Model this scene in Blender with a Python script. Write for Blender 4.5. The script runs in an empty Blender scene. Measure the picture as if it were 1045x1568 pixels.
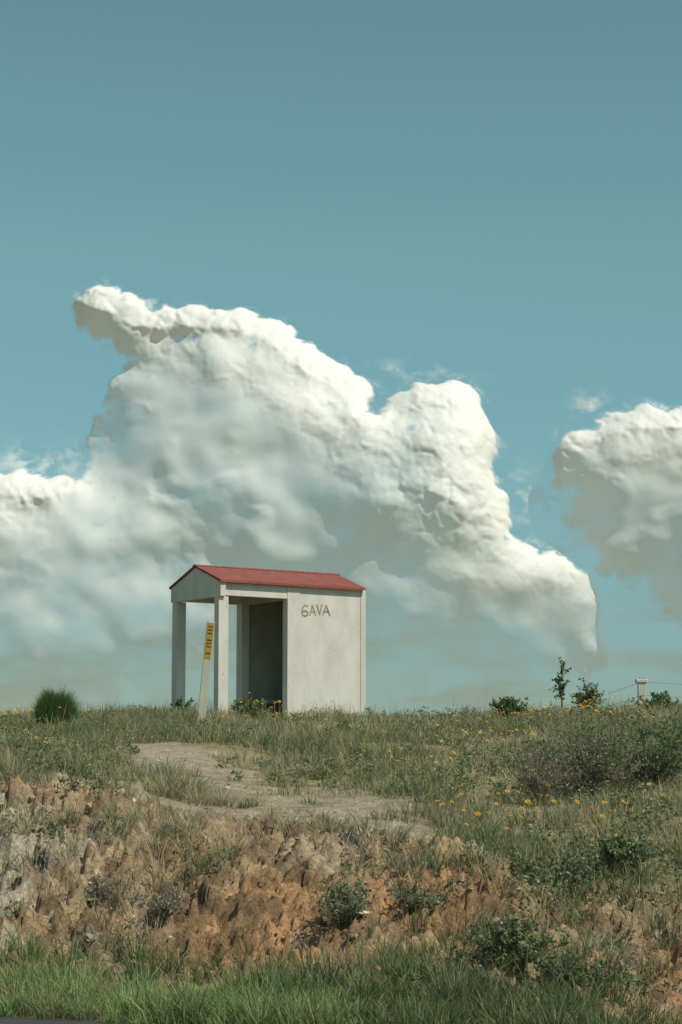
import bpy, math, random, time
import numpy as np
from mathutils import Vector
T0=time.time()
rng=np.random.default_rng(7); random.seed(7)
scene=bpy.context.scene

# ---------------------------------------------------------------- helpers
def hsh(ix,iy,seed):
    n=(ix.astype(np.int64)*374761393+iy.astype(np.int64)*668265263+seed*144269504)&0xffffffff
    n=((n^(n>>13))*1274126177)&0xffffffff
    n=n^(n>>16)
    return (n&0xffffff)/float(0xffffff)
def vn(x,y,seed=0):
    x=np.asarray(x,float);y=np.asarray(y,float)
    ix=np.floor(x);iy=np.floor(y);fx=x-ix;fy=y-iy
    fx=fx*fx*fx*(fx*(fx*6-15)+10);fy=fy*fy*fy*(fy*(fy*6-15)+10)
    a=hsh(ix,iy,seed);b=hsh(ix+1,iy,seed);c=hsh(ix,iy+1,seed);d=hsh(ix+1,iy+1,seed)
    return (a*(1-fx)+b*fx)*(1-fy)+(c*(1-fx)+d*fx)*fy
def fbm(x,y,seed=0,o=4,g=.5):
    s=0;a=1;t=0
    for i in range(o):
        ca,sa=math.cos(.6+i*1.1),math.sin(.6+i*1.1)
        s=s+a*vn((x*ca-y*sa)*2**i+17.3*i,(x*sa+y*ca)*2**i-9.1*i,seed+i*31);t+=a;a*=g
    return s/t
def vor(x,y,seed):
    ix=np.floor(x);iy=np.floor(y)
    d1=np.full(x.shape,9.);d2=np.full(x.shape,9.);hv=np.zeros(x.shape)
    for i in(-1,0,1):
        for j in(-1,0,1):
            cx=ix+i;cy=iy+j
            px=cx+hsh(cx,cy,seed);py=cy+hsh(cx,cy,seed+5)
            dx=x-px;dy=y-py;d=dx*dx+dy*dy
            v=hsh(cx,cy,seed+9)+dx*(hsh(cx,cy,seed+13)-.5)*1.2+dy*(hsh(cx,cy,seed+17)-.3)*1.2
            c=d<d1
            d2=np.where(c,d1,np.minimum(d2,d));hv=np.where(c,v,hv);d1=np.where(c,d,d1)
    return hv,np.sqrt(d2)-np.sqrt(d1)
def sst(a,b,x):
    t=np.clip((x-a)/(b-a),0,1);return t*t*(3-2*t)
def make_mesh(name,V,F,C=None,mat=None,smooth=False,attr='Col',extra=None):
    V=np.ascontiguousarray(V,dtype=np.float32).reshape(-1,3)
    F=np.ascontiguousarray(F,dtype=np.int32);k=F.shape[1]
    me=bpy.data.meshes.new(name)
    me.vertices.add(len(V));me.vertices.foreach_set('co',V.ravel())
    me.loops.add(F.size);me.loops.foreach_set('vertex_index',F.ravel())
    me.polygons.add(len(F))
    me.polygons.foreach_set('loop_start',np.arange(0,F.size,k,dtype=np.int32))
    me.polygons.foreach_set('loop_total',np.full(len(F),k,dtype=np.int32))
    me.polygons.foreach_set('use_smooth',np.full(len(F),smooth,dtype=bool))
    me.update(calc_edges=True)
    if C is not None:
        C=np.asarray(C,dtype=np.float32).reshape(-1,3)
        C4=np.ones((len(V),4),np.float32);C4[:,:3]=C
        a=me.color_attributes.new(attr,'FLOAT_COLOR','POINT');a.data.foreach_set('color',C4.ravel())
    if extra:
        for n,arr in extra.items():
            a=me.attributes.new(n,'FLOAT','POINT');a.data.foreach_set('value',np.asarray(arr,np.float32).ravel())
    ob=bpy.data.objects.new(name,me);scene.collection.objects.link(ob)
    if mat: me.materials.append(mat)
    return ob
def newmat(name):
    m=bpy.data.materials.new(name);m.use_nodes=True
    nt=m.node_tree;nt.nodes.clear();return m,nt,nt.nodes,nt.links

# ---------------------------------------------------------------- materials
def leaf_mat(name,trans=.35,rough=.6):
    m,nt,N,L=newmat(name)
    at=N.new('ShaderNodeAttribute');at.attribute_name='Col'
    d=N.new('ShaderNodeBsdfPrincipled');d.inputs['Roughness'].default_value=rough
    d.inputs['Specular IOR Level'].default_value=.25
    t=N.new('ShaderNodeBsdfTranslucent');mx=N.new('ShaderNodeMixShader');mx.inputs[0].default_value=trans
    o=N.new('ShaderNodeOutputMaterial')
    L.new(at.outputs['Color'],d.inputs['Base Color']);L.new(at.outputs['Color'],t.inputs['Color'])
    L.new(d.outputs[0],mx.inputs[1]);L.new(t.outputs[0],mx.inputs[2]);L.new(mx.outputs[0],o.inputs[0]);return m
def attr_rough_mat(name,bump=.3,scale=30,dist=.02):
    m,nt,N,L=newmat(name)
    at=N.new('ShaderNodeAttribute');at.attribute_name='Col'
    tc=N.new('ShaderNodeNewGeometry')
    n1=N.new('ShaderNodeTexNoise');n1.inputs['Scale'].default_value=scale;n1.inputs['Detail'].default_value=8;n1.inputs['Roughness'].default_value=.7
    L.new(tc.outputs['Position'],n1.inputs['Vector'])
    n2=N.new('ShaderNodeTexNoise');n2.inputs['Scale'].default_value=3.1;n2.inputs['Detail'].default_value=6
    L.new(tc.outputs['Position'],n2.inputs['Vector'])
    r=N.new('ShaderNodeMapRange');r.inputs[1].default_value=.3;r.inputs[2].default_value=.7;r.inputs[3].default_value=.5;r.inputs[4].default_value=1.45
    L.new(n1.outputs[0],r.inputs[0])
    r2=N.new('ShaderNodeMapRange');r2.inputs[1].default_value=.3;r2.inputs[2].default_value=.7;r2.inputs[3].default_value=.75;r2.inputs[4].default_value=1.2
    L.new(n2.outputs[0],r2.inputs[0])
    mu=N.new('ShaderNodeMath');mu.operation='MULTIPLY';L.new(r.outputs[0],mu.inputs[0]);L.new(r2.outputs[0],mu.inputs[1])
    v=N.new('ShaderNodeVectorMath');v.operation='SCALE';L.new(at.outputs['Color'],v.inputs[0]);L.new(mu.outputs[0],v.inputs['Scale'])
    p=N.new('ShaderNodeBsdfPrincipled');p.inputs['Roughness'].default_value=.95;p.inputs['Specular IOR Level'].default_value=.15
    L.new(v.outputs[0],p.inputs['Base Color'])
    b=N.new('ShaderNodeBump');b.inputs['Strength'].default_value=bump;b.inputs['Distance'].default_value=dist
    L.new(n1.outputs[0],b.inputs['Height']);L.new(b.outputs[0],p.inputs['Normal'])
    o=N.new('ShaderNodeOutputMaterial');L.new(p.outputs[0],o.inputs[0]);return m
def paint_mat(name,c1,c2,scale=3,rough=.8,bump=.15,streak=True,detail_scale=60,lo=.35,hi=.7):
    m,nt,N,L=newmat(name)
    tc=N.new('ShaderNodeTexCoord');mp=N.new('ShaderNodeMapping')
    if streak: mp.inputs['Scale'].default_value=(1,1,.35)
    L.new(tc.outputs['Object'],mp.inputs[0])
    n=N.new('ShaderNodeTexNoise');n.inputs['Scale'].default_value=scale;n.inputs['Detail'].default_value=9;n.inputs['Roughness'].default_value=.65
    L.new(mp.outputs[0],n.inputs[0])
    cr=N.new('ShaderNodeMapRange');cr.inputs[1].default_value=lo;cr.inputs[2].default_value=hi;L.new(n.outputs[0],cr.inputs[0])
    mx=N.new('ShaderNodeMix');mx.data_type='RGBA';mx.inputs[6].default_value=(*c1,1);mx.inputs[7].default_value=(*c2,1)
    L.new(cr.outputs[0],mx.inputs[0])
    p=N.new('ShaderNodeBsdfPrincipled');p.inputs['Roughness'].default_value=rough;p.inputs['Specular IOR Level'].default_value=.2
    n3=N.new('ShaderNodeTexNoise');n3.inputs['Scale'].default_value=14;n3.inputs['Detail'].default_value=4;L.new(tc.outputs['Object'],n3.inputs[0])
    r3=N.new('ShaderNodeMapRange');r3.inputs[1].default_value=.66;r3.inputs[2].default_value=.72;r3.inputs[3].default_value=0;r3.inputs[4].default_value=.7;L.new(n3.outputs[0],r3.inputs[0])
    mx2=N.new('ShaderNodeMix');mx2.data_type='RGBA';mx2.inputs[7].default_value=(c2[0]*.6,c2[1]*.58,c2[2]*.5,1)
    L.new(r3.outputs[0],mx2.inputs[0]);L.new(mx.outputs[2],mx2.inputs[6]);L.new(mx2.outputs[2],p.inputs['Base Color'])
    n2=N.new('ShaderNodeTexNoise');n2.inputs['Scale'].default_value=detail_scale;n2.inputs['Detail'].default_value=4;L.new(tc.outputs['Object'],n2.inputs[0])
    b=N.new('ShaderNodeBump');b.inputs['Strength'].default_value=bump;b.inputs['Distance'].default_value=.01
    L.new(n2.outputs[0],b.inputs['Height']);L.new(b.outputs[0],p.inputs['Normal'])
    o=N.new('ShaderNodeOutputMaterial');L.new(p.outputs[0],o.inputs[0]);return m

M_ground=attr_rough_mat('soil_and_thatch',.9,26,.06)
M_rock=attr_rough_mat('rock_surface',.6,35,.02)
M_leaf=leaf_mat('leaves',.3)
M_grass=leaf_mat('grass_blades',.35)
M_petal=leaf_mat('petals',.25,.5)
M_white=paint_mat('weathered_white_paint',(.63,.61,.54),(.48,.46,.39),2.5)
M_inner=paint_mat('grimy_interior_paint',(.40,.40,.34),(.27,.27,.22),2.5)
M_red=paint_mat('red_roof_paint',(.29,.092,.070),(.20,.068,.053),5,.75,.2,False)
M_conc=paint_mat('bare_concrete',(.34,.32,.28),(.22,.21,.18),4)
M_graf=paint_mat('faded_spray_paint',(.29,.17,.13),(.42,.33,.26),12,.8,.05,False)
M_yel=paint_mat('faded_yellow_paint',(.40,.26,.04),(.29,.18,.03),6,.6,.05)
M_ink=paint_mat('dark_lettering',(.07,.055,.03),(.11,.085,.04),6,.6,.05)
M_mark=paint_mat('marker_white_plastic',(.44,.44,.34),(.34,.34,.26),6,.6,.05)
M_asph=paint_mat('asphalt',(.05,.05,.05),(.075,.073,.07),6,.9,.5,False,120)
M_line=paint_mat('road_line_paint',(.7,.7,.66),(.45,.45,.42),9,.7,.1,False)
M_wire=paint_mat('galvanised_wire',(.22,.22,.22),(.14,.12,.11),9,.5,.05,False)

# ---------------------------------------------------------------- terrain
def edge(x): return 14.95-.45*x
sT=np.arange(-20,80,.1)
def prof(pts):
    p=np.array(pts);h=np.interp(sT,p[:,0],p[:,1]);k=np.ones(9)/9
    return np.convolve(np.pad(h,4,'edge'),k,'valid')
PL=prof([(0,0),(1.2,.04),(2.5,.147),(3.3,.32),(4.5,.86),(6,1.47),(7,1.67),(10.5,1.92),(16.5,2.36),(24.5,2.86),(30,2.93),(36,2.93),(70,1.2)])
PM=prof([(0,0),(1.2,.03),(2.55,.10),(3.85,.33),(5.05,.835),(5.85,1.05),(8,1.26),(12,1.68),(19,2.28),(26.5,2.88),(31,2.93),(37,2.9),(70,1.2)])
PR=prof([(0,0),(1.2,.02),(2.4,.07),(3.9,.26),(4.8,.57),(6.4,.84),(10.4,1.25),(16.4,1.86),(23.4,2.56),(28.4,2.97),(33,3.0),(38,2.96),(70,1.2)])
def S(x,y): return y-edge(np.clip(x,-14,14))
def bankmask(x,y):
    s=S(x,y)+(fbm(x*1.1,y*1.1,15,3)-.5)*1.6
    lo=np.interp(x,[-3.5,0,1.6,2.4,4],[2.1,2.4,2.0,1.0,.8]);hi=np.interp(x,[-3.5,0,3],[7.6,7.2,5.8])
    return sst(lo-.3,lo+.5,s)*(1-sst(hi-.6,hi+.8,s))
def H(x,y):
    x=np.asarray(x,float);y=np.asarray(y,float)
    s=y-edge(np.clip(x,-14,14))
    sc=np.clip(s,-20,79)
    a=np.interp(sc,sT,PL);b=np.interp(sc,sT,PM);c=np.interp(sc,sT,PR)
    wl=sst(0,1,-x/3.5);wr=sst(0,1,x/3.0)
    h=a*wl+c*wr+b*(1-wl-wr)
    on=sst(.3,2.5,s)*(1-sst(45,60,s)*.7)
    h=h+on*((fbm(x*.45,y*.3,3,3)-.5)*.24)
    B=bankmask(x,y)
    off=(fbm(x*.9,y*.7,11,4)-.5)*.9
    st=.20
    q=(h+off)/st;fq=q-np.floor(q);stepped=(np.floor(q)+sst(.5,.95,fq))*st-off
    h=h*(1-.75*B)+stepped*.75*B
    n=fbm(x*1.6,y*1.3,21,5,.6)
    rid=1-np.abs(2*n-1)
    h=h+B*((rid-.72)*.34)
    near=(s>1)&(s<10)&(np.abs(x)<9)
    if near.any():
        xx=x[near];yy=y[near]
        wx_=xx+(fbm(xx*4,yy*4,25,3)-.5)*.45;wy_=yy+(fbm(xx*4,yy*4,27,3)-.5)*.45
        v1,c1=vor(wx_*3.2,wy_*2.6,131);v2,c2=vor(wx_*8.0,wy_*8.5,137)
        lf=.22+.70*sst(1.4,2.8,-xx)
        h[near]+=B[near]*((v1-.5)*.28*lf-(1-sst(0,.16,c1))*.11*lf+(v2-.5)*.10-(1-sst(0,.18,c2))*.05)
    h=h+on*((fbm(x*4.5,y*4.5,41,4,.65)-.5)*(.05+.20*B))
    return h
def geo(start,end,first,ratio):
    out=[];p=start;st=first
    sgn=1 if end>start else -1
    while (p-end)*sgn<0:
        st*=ratio;p+=sgn*st;out.append(p)
    return out
xs=np.array(sorted(geo(-7.5,-3000,.05,1.22)+list(np.arange(-7.5,-5,.06))+list(np.arange(-5,5,.026))+list(np.arange(5,7.5001,.06))+geo(7.5,3000,.05,1.22)))
ys=np.array(sorted(geo(14,-3000,.1,1.25)+list(np.arange(14,24.5,.026))+list(np.arange(24.5,53,.11))+geo(53,4000,.15,1.2)))
X,Y=np.meshgrid(xs,ys)
Z=H(X,Y)
PATHS=[(-2.4,29.8,.7,1.8),(-1.75,27.8,.85,.9),(-.95,26.2,1.2,1.0),(-.2,24.4,1.0,.9),(.15,22.9,1.0,.9),(-.8,23.4,1.0,.8),(.7,21.6,.8,.7),(-.3,34.5,.5,.5),(-2.6,24.5,.6,.6),(-3.3,33,.4,.7)]
def pathmask(x,y):
    m=0*x
    wx=x+(fbm(x*1.4,y*1.0,51,4,.6)-.5)*1.9;wy=y+(fbm(x*1.4,y*1.0,57,4,.6)-.5)*2.8
    for cx,cy,rx,ry in PATHS:
        d=((wx-cx)/rx)**2+((wy-cy)/ry)**2
        m=np.maximum(m,1-sst(.35,1.4,d))
    return m
def ground_col(x,y):
    B=bankmask(x,y);P=pathmask(x,y);s=S(x,y)
    n1=fbm(x*.9,y*.8,61,4);n2=fbm(x*5,y*5,63,4,.6);n4=fbm(x*2.1,y*2.1,67,4,.6)
    th=np.stack([.23+.16*n2,.195+.13*n2,.105+.07*n2],-1)
    orange=np.array([.50,.295,.145]);tan=np.array([.44,.325,.19]);grey=np.array([.50,.43,.315]);dark=np.array([.18,.12,.07])
    oc=np.maximum.reduce([1-sst(.3,1.2,((x+.65)/1.0)**2+((y-18.8)/1.7)**2),1-sst(.3,1.2,((x-.8)/.8)**2+((y-19.4)/1.)**2),sst(1.8,2.3,x)*(1-sst(18,19,y)),.35*sst(.48,.6,n1)])
    w=np.clip(oc,0,1)[...,None]
    soil=tan*(1-w)+orange*w
    wg=np.clip(sst(1.5,2.8,-x)*sst(.35,.6,fbm(x*2,y*2,65,3))+.4*sst(.58,.68,n4),0,1)[...,None]
    soil=soil*(1-wg)+grey*wg
    wd=np.clip(sst(.50,.66,n2)*.6+(1-sst(.36,.46,n4))*.5,0,.85)[...,None]
    soil=soil*(1-wd)+dark*wd
    c=th*(1-B[...,None])+soil*B[...,None]
    pc=np.array([.44,.365,.255])*(.65+.55*n2[...,None])
    c=c*(1-P[...,None])+pc*P[...,None]
    return c
C=ground_col(X,Y)
ny,nx=X.shape
idx=np.arange(nx*ny).reshape(ny,nx)
F=np.stack([idx[:-1,:-1],idx[:-1,1:],idx[1:,1:],idx[1:,:-1]],-1).reshape(-1,4)
ground=make_mesh('ground',np.stack([X,Y,Z],-1),F,C,M_ground,True)
print('ground',time.time()-T0,nx,ny)

def strip(name,o0,o1,z,mat,x0=-1500,x1=1500):
    f=[(x0,edge(x0)-o0,z),(x1,edge(x1)-o0,z),(x1,edge(x1)-o1,z),(x0,edge(x0)-o1,z)]
    return make_mesh(name,f,np.array([[3,2,1,0]]),None,mat)
road=strip('road',0.0,9.5,.012,M_asph)
l1=strip('edge_line',.55,.67,.017,M_line);l2=strip('edge_line_far',8.8,8.92,.017,M_line);l3=strip('centre_line',4.7,4.82,.017,M_line)
for l in(l1,l2,l3): l.parent=road

# ---------------------------------------------------------------- vegetation generators
def blades(P,h,w,ang,lean,col,ratio=(1,.9,.6,.1),droop=.25):
    n=len(P);t=np.array([0,.38,.72,1.0])
    d=np.stack([np.cos(ang),np.sin(ang),0*ang],-1)
    fa=rng.uniform(0,np.pi,n);wd=np.stack([np.cos(fa),np.sin(fa),0*fa],-1)
    c=P[:,None,:]+d[:,None,:]*(lean*h)[:,None,None]*(t**1.7)[None,:,None]
    c[:,:,2]+=h[:,None]*(t[None,:]-droop*lean[:,None]*t[None,:]**2)
    r=np.array(ratio)
    off=wd[:,None,:]*(w[:,None]*r[None,:])[:,:,None]*.5
    V=np.stack([c-off,c+off],2).reshape(n*8,3)
    b=(np.arange(n)*8)[:,None]
    q=np.array([[0,1,3,2],[2,3,5,4],[4,5,7,6]])
    F=(b[:,:,None]+q[None]).reshape(-1,4)
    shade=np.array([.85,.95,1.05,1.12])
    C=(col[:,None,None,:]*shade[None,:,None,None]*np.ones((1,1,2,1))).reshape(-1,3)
    return V,F,C
class Acc:
    def __init__(s): s.V=[];s.F=[];s.C=[];s.n=0
    def add(s,V,F,C):
        s.V.append(V);s.F.append(F+s.n);s.C.append(C);s.n+=len(V)
    def make(s,name,mat,smooth=False):
        return make_mesh(name,np.concatenate(s.V),np.concatenate(s.F),np.concatenate(s.C),mat,smooth)
def tufts(acc,cx,cy,nb,rad,h,w,cols,lean=(.1,.6),hv=.35,sink=.02,dryf=.12):
    n=len(cx);k=nb
    a=rng.uniform(0,2*np.pi,(n,k));r=np.sqrt(rng.uniform(0,1,(n,k)))*rad[:,None]
    x=(cx[:,None]+np.cos(a)*r).ravel();y=(cy[:,None]+np.sin(a)*r).ravel()
    z=H(x,y)-sink
    hh=(h[:,None]*rng.uniform(1-hv,1+hv,(n,k))*(1-.35*(r/rad[:,None])**2)).ravel()
    ang=(a+rng.normal(0,.7,(n,k))).ravel()
    ln=rng.uniform(lean[0],lean[1],n*k)*(.4+.8*(r/rad[:,None]).ravel())
    col=(cols[:,None,:]*rng.uniform(.75,1.25,(n,k,1))).reshape(-1,3)
    dry=rng.uniform(0,1,n*k)<dryf
    col[dry]=np.array([.42,.35,.20])*rng.uniform(.7,1.1,(dry.sum(),1))
    ww=w*rng.uniform(.6,1.4,n*k)
    acc.add(*blades(np.stack([x,y,z],-1),hh,ww,ang,ln,col))
def scatter(n,x0,x1,y0,y1,f):
    x=rng.uniform(x0,x1,n);y=rng.uniform(y0,y1,n);p=f(x,y);k=rng.uniform(0,1,n)<p
    return x[k],y[k]
def inview(x,y,m=1.4): return (np.abs(x)<.158*y+m).astype(float)
TH=math.radians(34);c_,s_=math.cos(TH),math.sin(TH)
def near_shelter(x,y):
    dx=x+2.325;dy=y-42.5
    u=dx*c_+dy*s_;v=-dx*s_+dy*c_
    return ((u>-.05)&(u<3.5)&(v>-.05)&(v<1.9)).astype(float)
G_hill=np.array([.22,.24,.11]);G_grey=np.array([.275,.27,.165]);G_dry=np.array([.45,.385,.23]);G_lush=np.array([.235,.32,.115]);G_dark=np.array([.125,.17,.07])
def mixcols(n,ws,base):
    i=rng.choice(len(base),n,p=np.array(ws)/sum(ws));return np.array(base)[i]*rng.uniform(.8,1.2,(n,1))

A=Acc()
def fh(x,y):
    s=S(x,y);return inview(x,y)*(1-near_shelter(x,y))*(1-.9*pathmask(x,y))*sst(6.4,9,s)*(.14+.86*sst(.38,.58,fbm(x*.8,y*.5,71,4)))
x,y=scatter(17000,-9.5,9.5,20,51,fh)
n=len(x);pn=fbm(x*.5,y*.35,73,3);pm=pathmask(x,y)
cols=np.where((pn>.5)[:,None],mixcols(n,[5,2,1.2,2],[G_hill,G_grey,G_dry,G_dark]),mixcols(n,[3,3.5,3.6,.4],[G_hill,G_grey,G_dry,G_dark]))
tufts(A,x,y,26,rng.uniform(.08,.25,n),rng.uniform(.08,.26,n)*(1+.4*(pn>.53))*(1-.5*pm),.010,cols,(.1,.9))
print('hill tufts',n)
x,y=scatter(1500,-9,9,36,47,lambda x,y:inview(x,y)*(1-near_shelter(x,y))*sst(.35,.6,fbm(x*.9,y*.6,75,3)))
n=len(x);tufts(A,x,y,7,rng.uniform(.05,.2,n),rng.uniform(.22,.5,n),.009,mixcols(n,[3,2,3],[G_hill,G_grey,G_dry]),(.05,.5))
A.make('grass',M_grass)
A=Acc()
def fb(x,y):
    s=S(x,y);r=sst(.1,.9,x)*(1-sst(1.9,2.3,x)*(s<4.8))
    return inview(x,y)*sst(1.6,2.4,s)*(1-sst(8,11,s))*(1-.8*pathmask(x,y))*np.clip(.08+.88*sst(.47,.62,fbm(x*1.1,y*1.0,81,3))+.20*r,0,1)
x,y=scatter(4000,-5.5,5.5,15,29,fb)
n=len(x);right=sst(-.3,1.0,x)
cd=mixcols(n,[2,4,4],[G_hill,G_grey,G_dry]);cg=mixcols(n,[4,3,2,3],[G_hill,G_grey,G_dry,G_dark])
k=(rng.uniform(0,1,n)<right)[:,None]
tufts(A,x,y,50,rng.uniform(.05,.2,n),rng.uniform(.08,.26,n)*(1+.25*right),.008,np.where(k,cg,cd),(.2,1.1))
print('bank tufts',n)
A.make('dry_bank_grass',M_grass)
A=Acc()
def fv(x,y):
    s=S(x,y)+(fbm(x*1.3,y*1.3,79,3)-.5)*1.8;hi=np.interp(x,[-3.5,-1,.3,1.3,1.8,4],[2.1,1.7,1.9,1.8,.6,.4])
    lo=-.12+np.maximum(0,-2.2-x)*.5
    return inview(x,y,1.2)*sst(lo,lo+.2,S(x,y))*(1-sst(hi-.8,hi+.7,s))
x,y=scatter(4000,-4.5,4.5,13.0,20.5,fv)
n=len(x);cols=mixcols(n,[4,3,1.5],[G_lush,G_lush*.75+G_hill*.2,G_hill])
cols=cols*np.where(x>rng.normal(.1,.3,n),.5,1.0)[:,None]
s=S(x,y);lowx=sst(-2.6,-1.9,x)
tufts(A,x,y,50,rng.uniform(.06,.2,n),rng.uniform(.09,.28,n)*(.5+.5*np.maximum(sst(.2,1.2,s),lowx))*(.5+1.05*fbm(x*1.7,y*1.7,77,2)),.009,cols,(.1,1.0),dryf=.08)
x,y=scatter(380,-3.6,2.0,14.5,19.5,lambda x,y:sst(1.2,1.8,S(x,y))*(1-sst(2.6,3.4,S(x,y)))*np.clip(.10+.88*sst(.52,.62,fbm(x*1.5,y*1.2,78,2))+.25*sst(-.2,.6,x),0,1))
n=len(x);tufts(A,x,y,60,rng.uniform(.06,.14,n),rng.uniform(.2,.38,n),.009,mixcols(n,[3,2,2],[G_dark*1.1,G_lush*.6,G_hill*.8]),(.1,.8),dryf=.08)
print('verge tufts',n)
A.make('verge_grass',M_grass)

def leafquads(acc,P,ls,col,lw=.22,up=.8):
    m=len(P)
    d=rng.normal(0,1,(m,3));d[:,2]=np.abs(d[:,2])*up+.1;d/=np.linalg.norm(d,axis=1)[:,None]
    e=np.cross(d,rng.normal(0,1,(m,3)));e/=np.linalg.norm(e,axis=1)[:,None]+1e-6
    L=ls*rng.uniform(.6,1.4,m)[:,None];W=L*lw
    V=np.stack([P,P+d*L*.5+e*W,P+d*L,P+d*L*.5-e*W],1).reshape(-1,3)
    acc.add(V,np.arange(m*4).reshape(m,4),np.repeat(col,4,axis=0))
def leafclumps(acc,cx,cy,k,rad,h,ls,cols):
    n=len(cx)
    a=rng.uniform(0,2*np.pi,(n,k));rr=rng.uniform(0,1,(n,k))**.6;hz=rng.uniform(0,1,(n,k))
    r=rr*rad[:,None]*np.sqrt(np.clip(1-hz**2*.8,0,1))
    x=(cx[:,None]+np.cos(a)*r).ravel();y=(cy[:,None]+np.sin(a)*r).ravel()
    z0=H(cx,cy);z=(z0[:,None]+hz*h[:,None]).ravel()
    leafquads(acc,np.stack([x,y,z],-1),ls,(cols[:,None,:]*rng.uniform(.7,1.3,(n,k,1))).reshape(-1,3))
A=Acc()
def fu(x,y):
    s=S(x,y);return inview(x,y)*(1-near_shelter(x,y))*(1-pathmask(x,y))*sst(1.8,3.0,s)*sst(.42,.60,fbm(x*.7,y*.45,91,3))*np.where(s<7,.15+.6*sst(-.3,.8,x),1)
x,y=scatter(3600,-8.5,8.5,15.0,47,fu)
n=len(x);leafclumps(A,x,y,65,rng.uniform(.08,.24,n),rng.uniform(.08,.28,n),.045,mixcols(n,[3,3,2],[G_hill*.9,G_dark*1.1,G_grey]))
print('forbs',n)
A.make('undergrowth',M_leaf)

# wildflowers -----------------------------------------------------
A=Acc()
CL=[(4.0,39.5,.9,2,85),(3.1,39,1.0,2,24),(-.6,40.3,.8,1.2,60),(-1.6,41.0,.5,.7,16),(-6.0,39.5,.6,2,50),(2.2,33.5,.8,2,22),(1.0,28,.4,1.5,16),(.15,26.3,.35,.8,10),
    (1.2,22.9,.45,.8,16),(1.9,23.2,.45,1.,22),(2.6,24,.4,1.2,14),(3.6,23.6,.3,.8,8),(-3.3,31,2.2,5,14),(2.5,30,2.5,6,28),(0,36,5,4,40),(5.5,38,1,3,24)]
fx=[];fy=[]
for cx,cy,sx,sy,k in CL:
    fx.append(rng.normal(cx,sx*.7,k));fy.append(rng.normal(cy,sy*.7,k))
fx=np.concatenate(fx);fy=np.concatenate(fy)
k=(near_shelter(fx,fy)<.5)&(pathmask(fx,fy)<.4);fx=fx[k];fy=fy[k];n=len(fx)
fz=H(fx,fy);fhh=rng.uniform(.16,.42,n);la=rng.uniform(0,2*np.pi,n);ll=rng.uniform(.05,.4,n)
A.add(*blades(np.stack([fx,fy,fz],-1),fhh,np.full(n,.007),la,ll,np.tile(G_hill,(n,1)),(1,1,1,1)))
top=np.stack([fx+np.cos(la)*ll*fhh,fy+np.sin(la)*ll*fhh,fz+fhh*(1-.25*ll)],-1)
yc=np.array([[.62,.36,.03],[.65,.42,.05],[.60,.30,.03]])[rng.integers(0,3,n)]
R=rng.uniform(.016,.036,n)
nrm=np.stack([rng.normal(.2,.35,n),rng.normal(-.4,.35,n),np.ones(n)],-1);nrm/=np.linalg.norm(nrm,axis=1)[:,None]
e1=np.cross(nrm,[0.3,1,0]);e1/=np.linalg.norm(e1,axis=1)[:,None];e2=np.cross(nrm,e1)
for j in range(8):
    a0=j*math.pi/4
    d=e1*math.cos(a0)+e2*math.sin(a0);t=-e1*math.sin(a0)+e2*math.cos(a0)
    V=np.stack([top+d*R[:,None]*.1,top+(d*.7+t*.26+nrm*.18)*R[:,None],top+(d+nrm*.12)*R[:,None],top+(d*.7-t*.26+nrm*.18)*R[:,None]],1).reshape(-1,3)
    A.add(V,np.arange(n*4).reshape(n,4),np.repeat(yc,4,axis=0))
for j in range(2):
    a0=j*math.pi/4
    d=e1*math.cos(a0)+e2*math.sin(a0);t=-e1*math.sin(a0)+e2*math.cos(a0)
    q=R[:,None]*.25;o=nrm*R[:,None]*.2
    V=np.stack([top+d*q+o,top+t*q+o,top-d*q+o,top-t*q+o],1).reshape(-1,3)
    V[:, 2]+=.001*j
    A.add(V,np.arange(n*4).reshape(n,4),np.tile(np.array([.35,.16,.02]),(n*4,1)))
A.make('wildflowers',M_petal)

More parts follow.
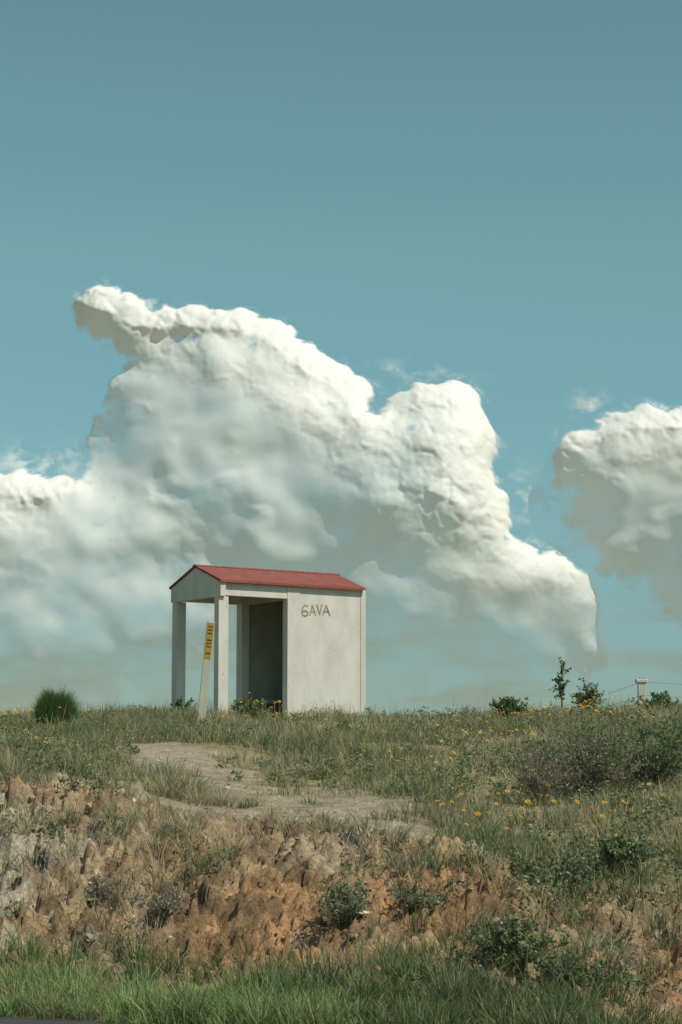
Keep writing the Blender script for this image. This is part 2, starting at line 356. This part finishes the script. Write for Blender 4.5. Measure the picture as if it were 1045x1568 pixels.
# shrubs ------------------------------------------------------------
def tube(acc,pts,r0,r1,col):
    pts=np.array(pts);m=len(pts);rr=np.linspace(r0,r1,m)
    a=np.array([0,2.094,4.189]);ring=np.stack([np.cos(a),np.sin(a),0*a],-1)
    ringb=np.stack([np.cos(a),0*a,np.sin(a)],-1);ringc=np.stack([0*a,np.cos(a),np.sin(a)],-1)
    dd=np.abs(pts[-1]-pts[0]);R_=(ringc,ringb,ring)[int(np.argmax(dd))]
    V=(pts[:,None,:]+R_[None]*rr[:,None,None]).reshape(-1,3)
    F=[]
    for i in range(m-1):
        for j in range(3):
            F.append([i*3+j,i*3+(j+1)%3,(i+1)*3+(j+1)%3,(i+1)*3+j])
    acc.add(V,np.array(F),np.tile(col,(len(V),1)))
def shrub(name,x,y,rad,h,stems,subs,leaves,ls,lcols,twig=(.14,.11,.08),stemr=.007,up=.9,lw=.3,hmin=.45,subl=1.0,tmin=.15):
    A=Acc();z=float(H(np.array([x]),np.array([y]))[0])-.03
    tips=[]
    for i in range(stems):
        a=rng.uniform(0,2*np.pi);o=rng.uniform(0,.15)*rad
        p=np.array([x+math.cos(a)*o,y+math.sin(a)*o,z])
        tilt=rng.uniform(0,1)**.7
        tgt=np.array([x+math.cos(a)*rad*tilt,y+math.sin(a)*rad*tilt,z+h*rng.uniform(hmin,1.0)*math.sqrt(max(.1,1-up*.75*tilt*tilt))])
        pts=[p+(tgt-p)*t+(np.append(rng.normal(0,.03*rad,2),rng.normal(0,.02*h)) if t>0 else 0)+np.array([0,0,h*.12*math.sin(t*3.14)]) for t in np.linspace(0,1,6)]
        tube(A,pts,stemr,stemr*.4,np.array(twig)*rng.uniform(.7,1.4));pts=np.array(pts)
        for j in range(subs):
            t=rng.uniform(tmin,1)*5;k0=min(int(t),4);b=pts[k0]+(pts[k0+1]-pts[k0])*(t-k0)
            d=rng.normal(0,1,3);d[2]=abs(d[2])*.8;d/=np.linalg.norm(d);l=rng.uniform(.15,.38)*h*subl
            sp=[b+d*l*q+rng.normal(0,.008,3) for q in np.linspace(0,1,4)]
            tube(A,sp,stemr*.45,stemr*.2,np.array(twig)*rng.uniform(.7,1.4));tips.append(sp)
    tips=np.array(tips)
    if leaves>0:
        i=rng.integers(0,len(tips),leaves);t=rng.uniform(0.1,1,leaves)*3;k0=np.minimum(t.astype(int),2)
        P=tips[i,k0]+(tips[i,k0+1]-tips[i,k0])*(t-k0)[:,None]+rng.normal(0,.012,(leaves,3))
        cb=rng.uniform(.65,1.35,len(tips))[i]
        col=np.array(lcols)[rng.integers(0,len(lcols),leaves)]*cb[:,None]*rng.uniform(.85,1.15,(leaves,1))
        m=leaves
        d=rng.normal(0,1,(m,3));d[:,2]+=.5;d/=np.linalg.norm(d,axis=1)[:,None]
        e=np.cross(d,rng.normal(0,1,(m,3)));e/=np.linalg.norm(e,axis=1)[:,None]+1e-6
        L=ls*rng.uniform(.6,1.4,m)[:,None];W=L*lw
        V=np.stack([P,P+d*L*.5+e*W,P+d*L,P+d*L*.5-e*W],1).reshape(-1,3)
        A.add(V,np.arange(m*4).reshape(m,4),np.repeat(col,4,axis=0))
    return A.make(name,M_leaf)
gr=[(.11,.18,.065),(.14,.21,.08),(.095,.15,.055)]
gg=[(.20,.225,.12),(.16,.20,.09),(.25,.255,.16)]
shrub('dry_shrub',3.0,27.0,.9,1.05,56,13,4600,.035,gg+gr,(.22,.17,.14),.006)
shrub('dry_shrub',2.35,26.2,.6,.8,34,11,1200,.03,gg,(.24,.18,.145),.006)
shrub('dry_shrub',3.9,27.8,.8,.95,36,11,4600,.035,gr,(.18,.14,.12),.006)
shrub('leafy_shrub',3.15,40.6,.42,.50,20,8,2600,.05,gr)
shrub('leafy_shrub',4.65,41.5,.28,.66,16,8,1900,.05,gr+gg)
shrub('leafy_shrub',6.0,42.0,.6,.42,22,8,3000,.05,gr)
shrub('leafy_shrub',-3.05,42.3,.30,.42,14,7,1500,.05,gr)
shrub('leafy_shrub',-1.75,42.2,.36,.50,18,8,2200,.05,gr+gg)
shrub('leafy_shrub',1.75,19.7,.65,.50,30,9,4200,.035,gr+gg)
shrub('leafy_shrub',2.5,20.4,.5,.42,24,9,3000,.035,gr+gg)
shrub('leafy_shrub',1.35,17.6,.5,.42,28,9,3400,.032,gg+gr)
shrub('leafy_shrub',1.65,16.9,.42,.36,24,9,2500,.03,gg+gr)
shrub('leafy_shrub',.85,17.2,.42,.36,24,9,2300,.03,gr+gg)
shrub('sage_shrub',.02,19.0,.3,.44,24,9,1900,.03,gg,(.26,.23,.18),.005)
shrub('sage_shrub',.65,19.2,.34,.36,22,9,1700,.03,gg,(.26,.23,.18),.005)
dg=[(.28,.26,.18),(.22,.22,.15)]
shrub('sage_shrub',-1.55,19.6,.28,.26,22,9,700,.028,dg,(.30,.26,.21),.004)
shrub('sage_shrub',-.9,18.4,.26,.26,20,9,700,.028,dg,(.30,.26,.21),.004)
shrub('sage_shrub',-2.2,20.3,.26,.24,20,9,600,.028,dg,(.30,.26,.21),.004)
shrub('sapling',4.13,41.6,.06,1.15,3,8,330,.06,gr,(.14,.13,.08),.009,lw=.35,hmin=.85,subl=.6,tmin=.35)
A=Acc();bx,by=-4.76,37.0;n=9000;bz=float(H(np.array([bx]),np.array([by]))[0])
a=rng.uniform(0,2*np.pi,n);el=rng.uniform(0,1,n);r=rng.uniform(.2,1,n)**.5
wob=1+.18*np.sin(a*3+1)+.12*np.sin(a*5)
P=np.stack([bx+np.cos(a)*np.sqrt(1-el**2)*.30*r*wob,by+np.sin(a)*np.sqrt(1-el**2)*.30*r*wob,bz+.10+el*.40*r*wob],-1)
A.add(*blades(P,rng.uniform(.08,.28,n),np.full(n,.006),a,rng.uniform(.1,.9,n),np.array([[.10,.165,.055]])*rng.uniform(.7,1.5,(n,1))))
A.make('round_bush',M_leaf)
print('veg',time.time()-T0)

# rocks ---------------------------------------------------------------
import bmesh
bm=bmesh.new();bmesh.ops.create_icosphere(bm,subdivisions=2,radius=1);bm.verts.ensure_lookup_table()
tv=np.array([v.co[:] for v in bm.verts]);tf=np.array([[v.index for v in f.verts] for f in bm.faces]);bm.free()
def rocks(name,x,y,size,base):
    n=len(x);z=H(x,y)
    V=np.repeat(tv[None],n,0)
    for q in range(7):
        d=rng.normal(0,1,(n,3));d/=np.linalg.norm(d,axis=1)[:,None];lim=rng.uniform(.25,.7,n)
        pr=np.einsum('nij,nj->ni',V,d);ex=np.maximum(pr-lim[:,None],0);V=V-ex[:,:,None]*d[:,None,:]
    V*=rng.uniform(.6,1.3,(n,1,3))*np.array([1,1,.75])
    V+=rng.normal(0,.03,V.shape)
    a=rng.uniform(0,6.28,n);ca,sa=np.cos(a),np.sin(a)
    V=np.stack([V[...,0]*ca[:,None]-V[...,1]*sa[:,None],V[...,0]*sa[:,None]+V[...,1]*ca[:,None],V[...,2]],-1)
    V=V*size[:,None,None]+np.stack([x,y,z],-1)[:,None,:]
    F=(tf[None]+(np.arange(n)*len(tv))[:,None,None]).reshape(-1,3)
    c=np.array(base)[rng.integers(0,len(base),n)]*rng.uniform(.75,1.25,(n,1))
    return make_mesh(name,V.reshape(-1,3),F,np.repeat(c,len(tv),axis=0),M_rock)
bc=[(.43,.33,.21),(.46,.33,.19),(.36,.27,.175),(.49,.395,.27)]
x,y=scatter(11000,-5.5,5,15.5,30,lambda x,y:inview(x,y)*(bankmask(x,y)*sst(.4,.6,fbm(x*1.3,y*1.3,95,3))+.3*pathmask(x,y)))
rocks('rocks',x,y,rng.uniform(.01,.036,len(x)),bc)
x,y=scatter(700,-5.5,5,17,25,lambda x,y:inview(x,y)*bankmask(x,y)*np.clip(sst(1.4,2.6,-x)+sst(2.0,2.4,x)*.4+.05,0,1))
rocks('boulders',x,y,rng.uniform(.03,.085,len(x)),[(.45,.375,.275),(.48,.41,.31),(.39,.315,.225)])
print('rocks',time.time()-T0)

# ---------------------------------------------------------------- bus shelter
GZ=2.90
root=bpy.data.objects.new('bus_shelter',None);scene.collection.objects.link(root)
root.location=(-2.345,42.5,GZ);root.rotation_euler=(0,0,TH)
def addpoly(name,vs,fs,mat,parent=root,bevel=.006):
    me=bpy.data.meshes.new(name);me.from_pydata(vs,[],fs);me.materials.append(mat)
    b=bmesh.new();b.from_mesh(me);bmesh.ops.recalc_face_normals(b,faces=b.faces);b.to_mesh(me);b.free()
    ob=bpy.data.objects.new(name,me);scene.collection.objects.link(ob);ob.parent=parent
    if bevel>0:
        m=ob.modifiers.new('b','BEVEL');m.width=bevel;m.segments=2
    return ob
def box(name,a,b,c,d,e,f,mat,parent=root,bevel=.006):
    vs=[(a,c,e),(b,c,e),(b,d,e),(a,d,e),(a,c,f),(b,c,f),(b,d,f),(a,d,f)]
    return addpoly(name,vs,[(0,1,2,3),(4,5,6,7),(0,1,5,4),(1,2,6,5),(2,3,7,6),(3,0,4,7)],mat,parent,bevel)
L_=3.42;W_=1.80;WT=2.40;EV=2.67;RG=3.02;OH=.07
box('floor_slab',-.05,L_+.05,-.08,W_+.08,-.5,.06,M_conc)
box('post_front',0,.22,0,.17,.06,WT,M_white)
box('post_rear',0,.22,W_-.17,W_,.06,WT,M_white)
def gable(name,u0,u1,v0,v1,w0,mat):
    m=(v0+v1)/2;pts=[(v0,w0),(v1,w0),(v1,EV),(m,RG),(v0,EV)]
    vs=[(u0,p,q) for p,q in pts]+[(u1,p,q) for p,q in pts]
    fs=[(0,1,2,3,4),(9,8,7,6,5)]+[(i,(i+1)%5,(i+1)%5+5,i+5) for i in range(5)]
    addpoly(name,vs,fs,mat)
gable('gable_end',0,.12,-OH+.01,W_+OH-.01,WT,M_white)
box('beam_front',.12,1.56,.0,.14,WT+.02,EV,M_white)
box('beam_rear',.12,1.5,W_-.14,W_,WT+.02,EV,M_white)
box('room_post_front',1.56,1.86,-.012,.17,.06,EV,M_white)
box('room_post_rear',1.5,1.68,W_-.19,W_+.012,.06,EV,M_white)
box('wall_front',1.86,L_-.12,0,.12,.06,EV+.01,M_white)
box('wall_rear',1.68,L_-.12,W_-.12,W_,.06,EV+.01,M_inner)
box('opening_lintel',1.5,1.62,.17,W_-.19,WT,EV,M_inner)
gable('gable_wall_right',L_-.12,L_,-.012,W_+.012,.06,M_white)
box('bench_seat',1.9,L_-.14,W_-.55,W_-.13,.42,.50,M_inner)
def slope(name,va,wa,vb,wb,t,mat):
    u0,u1=-.02,L_-.06
    vs=[];n=44
    for i in range(n+1):
        u=u0+(u1-u0)*i/n;rz=.008*(i%2)
        vs+=[(u,va,wa+rz),(u,vb,wb+rz),(u,va,wa-t),(u,vb,wb-t)]
    fs=[]
    for i in range(n):
        k=i*4;fs+=[(k,k+4,k+5,k+1),(k+2,k+3,k+7,k+6),(k,k+2,k+6,k+4),(k+1,k+5,k+7,k+3)]
    fs+=[(0,1,3,2),(4*n,4*n+2,4*n+3,4*n+1)]
    addpoly(name,vs,fs,mat,bevel=0)
slope('roof_front',-OH-.03,EV+.04,W_/2,RG+.05,.045,M_red)
slope('roof_rear',W_+OH+.03,EV+.04,W_/2+.002,RG+.05,.045,M_red)
addpoly('ridge_cap',[(-.03,W_/2-.09,RG+.03),(-.03,W_/2,RG+.065),(-.03,W_/2+.09,RG+.03),(L_-.05,W_/2-.09,RG+.03),(L_-.05,W_/2,RG+.065),(L_-.05,W_/2+.09,RG+.03)],
    [(0,1,4,3),(1,2,5,4),(0,3,5,2),(0,2,1),(3,4,5)],M_red,bevel=0)
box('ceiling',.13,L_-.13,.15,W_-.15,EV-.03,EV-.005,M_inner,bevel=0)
def ribbon(name,lines,plane_v,w,mat,parent):
    V=[];F=[]
    for ln in lines:
        p=np.array(ln,float)
        for i in range(len(p)-1):
            a,b=p[i],p[i+1];d=(b-a)/np.linalg.norm(b-a);nn=np.array([-d[1],d[0]])*w/2;e=d*w*.35
            q=[a-e+nn,a-e-nn,b+e-nn,b+e+nn];k0=len(V)
            V+=[(c[0],plane_v-.0007*(len(V)//4%9),c[1]) for c in q];F.append((k0,k0+1,k0+2,k0+3))
    me=bpy.data.meshes.new(name);me.from_pydata(V,[],F);me.materials.append(mat)
    ob=bpy.data.objects.new(name,me);scene.collection.objects.link(ob);ob.parent=parent;return ob
gx=1.90;gz=2.10
six=[(.13,.205),(.07,.225),(.02,.17),(.0,.08),(.02,.015),(.08,.0),(.135,.03),(.14,.08),(.10,.11),(.04,.10),(.01,.07)]
A1=[(.19,.02),(.245,.235),(.32,.025)];A1b=[(.205,.09),(.30,.10)]
V1=[(.35,.245),(.42,.05),(.47,.25)]
A2=[(.50,.05),(.57,.25),(.66,.04)];A2b=[(.51,.12),(.64,.115)]
ribbon('graffiti_lettering',[[(gx+a*1.0,gz+b*.95) for a,b in l] for l in (six,A1,A1b,V1,A2,A2b)],-.004,.026,M_graf,root)

# ---------------------------------------------------------------- marker post
mx_,my_=-2.43,38.4
mk=bpy.data.objects.new('utility_marker_post',None);scene.collection.objects.link(mk)
mk.location=(mx_,my_,2.56);mk.rotation_euler=(math.radians(1),math.radians(5.2),math.radians(16))
box('slat',-.07,.07,0,.025,-.2,1.95,M_mark,mk,.01)
box('yellow_label',-.055,.055,-.006,-.001,1.30,1.92,M_yel,mk,0)
ln=[]
for i in range(9):
    zz=1.86-i*.058
    if i%4!=3:
        ln.append([(-.035,zz),(-.01,zz)]);ln.append([(.0,zz),(.036,zz-.004)])
ribbon('label_print',ln,-.009,.018,M_ink,mk)

# ---------------------------------------------------------------- fence
fr=bpy.data.objects.new('wire_fence',None);scene.collection.objects.link(fr)
fp=[(6.62,49.0),(12.0,49.8),(17.4,50.6),(5.3,57.0),(4.0,64.0)]
tops=[]
for i,(x,y) in enumerate(fp):
    z=float(H(np.array([x]),np.array([y]))[0])
    hgt=4.06-z if i==0 else 1.15
    box('post_%d'%(i+1),x-.085,x+.085,y-.085,y+.085,z-.3,z+hgt-.12,M_white,fr,.01)
    box('cap_%d'%(i+1),x-.13,x+.13,y-.11,y+.11,z+hgt-.12,z+hgt-.03,M_white,fr,.02)
    box('cap_top_%d'%(i+1),x-.06,x+.09,y-.08,y+.08,z+hgt-.03,z+hgt,M_conc,fr,.01)
    tops.append((x,y,z+hgt-1.05))
A=Acc()
for (i,j) in((0,1),(1,2),(0,3),(3,4)):
    for hh in(.95,.66,.4,.15):
        a=np.array(tops[i]);b=np.array(tops[j]);pts=[]
        for t in np.linspace(0,1,9):
            p=a+(b-a)*t;p[2]+=hh-.05*math.sin(math.pi*t);p[1]-=.09;pts.append(p)
        tube(A,pts,.0045,.0045,np.array([.2,.2,.2]))
w=A.make('wires',M_wire);w.parent=fr

# ---------------------------------------------------------------- clouds (relief bodies 3 km away)
K=.885;D0=3000.
base=[
(150,722,40,60),(127,724,26,40),(190,716,38,50),(160,696,26,20),(215,690,38,60),(245,690,36,60),(290,694,30,70),(300,706,24,70),(330,686,32,80),(372,692,32,80),(402,684,32,80),(430,660,34,90),(465,632,36,100),(500,608,36,110),(534,584,36,110),(190,690,30,30),
(618,556,38,120),(650,553,50,140),(693,550,50,150),(704,500,55,160),(708,450,52,150),(722,395,54,150),(778,328,44,110),(832,312,42,80),(872,292,36,50),(890,262,30,20),(675,470,70,180),
(245,640,40,20),(290,615,66,30),(345,605,76,60),(420,580,82,80),(205,590,50,10),(250,530,80,30),(350,490,115,60),(455,500,100,110),(555,450,98,150),(640,400,92,170),(175,535,40,0),(175,490,45,0),(300,400,120,40),(450,380,125,90),(605,330,110,130),(700,300,80,100),(785,270,60,50),(840,255,56,20),(240,450,85,20),
(-60,440,65,60),(0,415,54,60),(42,420,50,70),(98,415,48,70),(150,425,46,60),(20,350,85,60),(120,345,82,70),(200,345,80,50),(60,260,100,40),(190,260,105,40),(320,280,105,40),(-130,360,100,30),(-240,330,100,20),(-340,300,90,10),(-60,280,100,20),
(990,530,50,60),(1045,525,54,80),(935,540,26,20),(890,500,42,50),(868,475,34,30),(955,470,68,60),(1040,430,88,60),(905,425,50,20),(960,380,75,30),(1060,330,90,20),(1110,500,80,80),(1190,470,85,60),(1280,420,90,40),(1370,360,80,20),(1180,360,110,30),
(450,260,120,20),(600,230,100,10),(750,225,80,0),(860,220,60,-20),(120,170,90,0),(300,180,90,0),(0,180,90,0)]
gs=1.75
gx_=np.arange(-460,1480,gs);gz_=np.arange(40,800,gs)
GX,GZZ=np.meshgrid(gx_,gz_)
wx=GX+(fbm(GX/36,GZZ/36,201,4)-.5)*26+(fbm(GX/9,GZZ/9,203,3,.6)-.5)*12
wz=GZZ+(fbm(GX/36,GZZ/36,205,4)-.5)*26+(fbm(GX/9,GZZ/9,207,3,.6)-.5)*12
relief=np.full(GX.shape,-30.);cover=np.zeros(GX.shape)
blobs=[];r2=np.random.default_rng(12)
for b in base:
    blobs.append(b);cx,cz,r,d=b
    for i in range(20):
        a=r2.uniform(0,2*np.pi);q=math.sqrt(r2.uniform(0.05,1));rr=r*r2.uniform(.16,.36)
        c=(cx+math.cos(a)*q*r*.88,cz+math.sin(a)*q*r*.88,rr,d+r*math.sqrt(max(0,1-q*q*.9))*.75)
        blobs.append(c)
        for j in range(7):
            a=r2.uniform(0,2*np.pi);q2=math.sqrt(r2.uniform(0.1,1));r3=rr*r2.uniform(.25,.5)
            blobs.append((c[0]+math.cos(a)*q2*rr,c[1]+math.sin(a)*q2*rr,r3,c[3]+rr*math.sqrt(max(0,1-q2*q2*.9))*.8))
for cx,cz,r,d in blobs:
    m=r+34
    i0=max(0,int((cx-m+460)/gs));i1=min(len(gx_),int((cx+m+460)/gs)+1)
    j0=max(0,int((cz-m-40)/gs));j1=min(len(gz_),int((cz+m-40)/gs)+1)
    if i0>=i1 or j0>=j1: continue
    q=1-((wx[j0:j1,i0:i1]-cx)**2+(wz[j0:j1,i0:i1]-cz)**2)/r**2
    v=np.where(q>0,d+r*np.sqrt(np.maximum(q,0)),-30)
    relief[j0:j1,i0:i1]=np.maximum(relief[j0:j1,i0:i1],v)
    cover[j0:j1,i0:i1]=np.maximum(cover[j0:j1,i0:i1],np.clip(q,0,1)*min(1,r/10))
def blur1(a,k,ax):
    pad=[(0,0),(0,0)];pad[ax]=(k+1,k)
    c=np.cumsum(np.pad(a,pad,'edge'),axis=ax);n=a.shape[ax]
    if ax==0: return (c[2*k+1:2*k+1+n]-c[:n])/(2*k+1)
    return (c[:,2*k+1:2*k+1+n]-c[:,:n])/(2*k+1)
def blur(a,k):
    for _ in range(3):
        a=blur1(a,k,0);a=blur1(a,k,1)
    return a
def billow(sc,seed): return np.abs(2*fbm(wx/sc,wz/sc,seed,2,.35)-1)
mask=(cover>.03).astype(float)
mb=blur(mask,5)
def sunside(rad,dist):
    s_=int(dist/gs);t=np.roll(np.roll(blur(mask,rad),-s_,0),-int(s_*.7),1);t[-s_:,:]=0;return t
selfshade=sunside(11,30);selfshade_wide=sunside(28,80)  # cloud mass lying toward the sun, used as self-shade
n3=fbm(GX/110,GZZ/80,307,3)
rim=1-sst(.45,1.0,selfshade)
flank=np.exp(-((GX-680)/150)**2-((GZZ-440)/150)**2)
crisp=np.clip(rim*1.0+(1-sst(.5,1.,selfshade_wide))*.4+sst(.54,.72,n3)*.25+.65*flank,0,1)*(.3+.7*sst(230,420,GZZ))
q2_=blur(relief,2);r5=blur(relief,5);r12=blur(relief,12);r30=blur(relief,26)
rel=r30*.48+r12*(.34-.12*crisp)+r5*(.08+.05*crisp)+q2_*.16*crisp
rel+=blur(billow(48,299),4)*9+(billow(26,301)*7.5+billow(13,303)*4.0)*crisp
rel+=blur(fbm(wx/85,wz/65,298,3),4)*32
rel=blur1(blur1(rel,1,0),1,1)
conv=np.clip((blur(relief,1)-r12)/22,-1,1)*(.15+.85*crisp)
er=fbm(GX/12,GZZ/12,221,5,.68);er2=fbm(GX/40,GZZ/30,225,5,.6)
sl=np.exp(-((GX-170)/55)**2-((GZZ-545)/100)**2)+.6*np.exp(-((GX-860)/50)**2-((GZZ-430)/70)**2)+.8*np.exp(-((GX-900)/50)**2-((GZZ-250)/60)**2)
ew=.24+.6*sl+.35*(1-rim)
al=np.clip(cover-(er-.5)*(.45+.4*sl),-1,1)
al=sst(0,1,al/ew)*sst(.15,.6,mb)
halo=sst(.02,.45,blur(mask,9))*sst(.50,.74,er*.5+er2*.5)*.42
al=blur1(blur1(al,1,0),1,1)
soft=fbm(GX/90,GZZ/60,223,4)
low=sst(90,370,GZZ+(soft-.5)*150)
body=1.0-.12*sst(.35,1.0,selfshade)-.17*sst(.5,1.0,selfshade_wide)+.10*conv+(soft-.5)*.20+(er2-.5)*.22*(1-.7*rim)+(er-.5)*.08  # self-shade away from the sun and bright puffs painted into the opacity
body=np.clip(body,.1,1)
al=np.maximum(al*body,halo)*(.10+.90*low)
veil=sst(.40,.8,fbm(GX/150,GZZ/26,231,4))*.42*sst(50,110,GZZ)*(1-sst(190,360,GZZ))
wisp=sst(.42,.8,fbm(GX/34,GZZ/22,233,5,.6))*.5*np.maximum.reduce([np.exp(-((GX-60)/110)**2-((GZZ-490)/32)**2),np.exp(-((GX-620)/80)**2-((GZZ-628)/22)**2)*.6,np.exp(-((GX-905)/26)**2-((GZZ-575)/34)**2)*1.2,np.exp(-((GX-820)/60)**2-((GZZ-440)/40)**2)])
al=np.clip(1-(1-al)*(1-veil)*(1-wisp),0,.97)
al*=sst(-460,-400,GX)*(1-sst(1400,1470,GX))
PX=(GX-522)*K;PZ=1.6+GZZ*K*1.012;PY=D0-rel*K*.85
ny,nx=GX.shape;idx=np.arange(nx*ny).reshape(ny,nx)
F=np.stack([idx[:-1,:-1],idx[:-1,1:],idx[1:,1:],idx[1:,:-1]],-1).reshape(-1,4)
keep=al.ravel()[F].max(1)>.006;F=F[keep]
m,nt,N,L=newmat('cloud_vapour_shaded')
at=N.new('ShaderNodeAttribute');at.attribute_name='cover'
df=N.new('ShaderNodeBsdfDiffuse');df.inputs[0].default_value=(.84,.82,.76,1)
tl=N.new('ShaderNodeBsdfTranslucent');tl.inputs[0].default_value=(.86,.84,.80,1)
mxs=N.new('ShaderNodeMixShader');mxs.inputs[0].default_value=.10
L.new(df.outputs[0],mxs.inputs[1]);L.new(tl.outputs[0],mxs.inputs[2])
tr=N.new('ShaderNodeBsdfTransparent');ms=N.new('ShaderNodeMixShader')
L.new(at.outputs['Fac'],ms.inputs[0]);L.new(tr.outputs[0],ms.inputs[1]);L.new(mxs.outputs[0],ms.inputs[2])
o=N.new('ShaderNodeOutputMaterial');L.new(ms.outputs[0],o.inputs[0])
cl=make_mesh('cumulus_clouds',np.stack([PX,PY,PZ],-1),F,None,m,True,extra={'cover':al})  # opacity attribute includes the painted self-shade
print('clouds',time.time()-T0,len(blobs))

# ---------------------------------------------------------------- light, sky, camera
el=math.radians(52);sd=Vector((.8*math.cos(el),-.6*math.cos(el),math.sin(el)))
sun=bpy.data.lights.new('sun','SUN');sun.energy=3.9;sun.angle=math.radians(.53);sun.color=(1,.95,.85)
so=bpy.data.objects.new('sun',sun);scene.collection.objects.link(so);so.rotation_euler=sd.to_track_quat('Z','Y').to_euler();so.location=(20,-20,40)
w=bpy.data.worlds.new('World');scene.world=w;w.use_nodes=True;nt=w.node_tree;nt.nodes.clear();N=nt.nodes;L=nt.links
sk=N.new('ShaderNodeTexSky');sk.sky_type='NISHITA';sk.sun_disc=False;sk.sun_elevation=el;sk.sun_rotation=math.atan2(.8,-.6)
sk.air_density=1.0;sk.dust_density=.4;sk.ozone_density=1.0
tc=N.new('ShaderNodeTexCoord');sx=N.new('ShaderNodeSeparateXYZ');L.new(tc.outputs['Generated'],sx.inputs[0])
cr=N.new('ShaderNodeValToRGB');L.new(sx.outputs['Z'],cr.inputs[0])
E=cr.color_ramp.elements
E[0].position=0;E[0].color=(.38,.48,.51,1);E[1].position=1;E[1].color=(1.0,1.0,.85,1)
for p,c in((.06,(.44,.60,.62)),(.14,(.58,.82,.71)),(.24,(.72,1.0,.74)),(.36,(.72,1.0,.73))):
    e=E.new(p);e.color=(*c,1)
mu=N.new('ShaderNodeMix');mu.data_type='RGBA';mu.blend_type='MULTIPLY';mu.inputs[0].default_value=1
bg=N.new('ShaderNodeBackground');bg.inputs[1].default_value=.108;o=N.new('ShaderNodeOutputWorld')
L.new(sk.outputs[0],mu.inputs[6]);L.new(cr.outputs[0],mu.inputs[7]);L.new(mu.outputs[2],bg.inputs[0]);L.new(bg.outputs[0],o.inputs[0])
cam=bpy.data.cameras.new('camera');co=bpy.data.objects.new('camera',cam);scene.collection.objects.link(co)
cam.sensor_width=36;cam.sensor_fit='AUTO';cam.lens=3400/1568*36;cam.clip_end=12000;cam.clip_start=.1
co.location=(0,0,1.6);co.rotation_euler=(math.radians(90+7.14),0,0);scene.camera=co
scene.view_settings.view_transform='Standard';scene.view_settings.look='None';scene.view_settings.exposure=0;scene.view_settings.gamma=1
print('total',time.time()-T0)
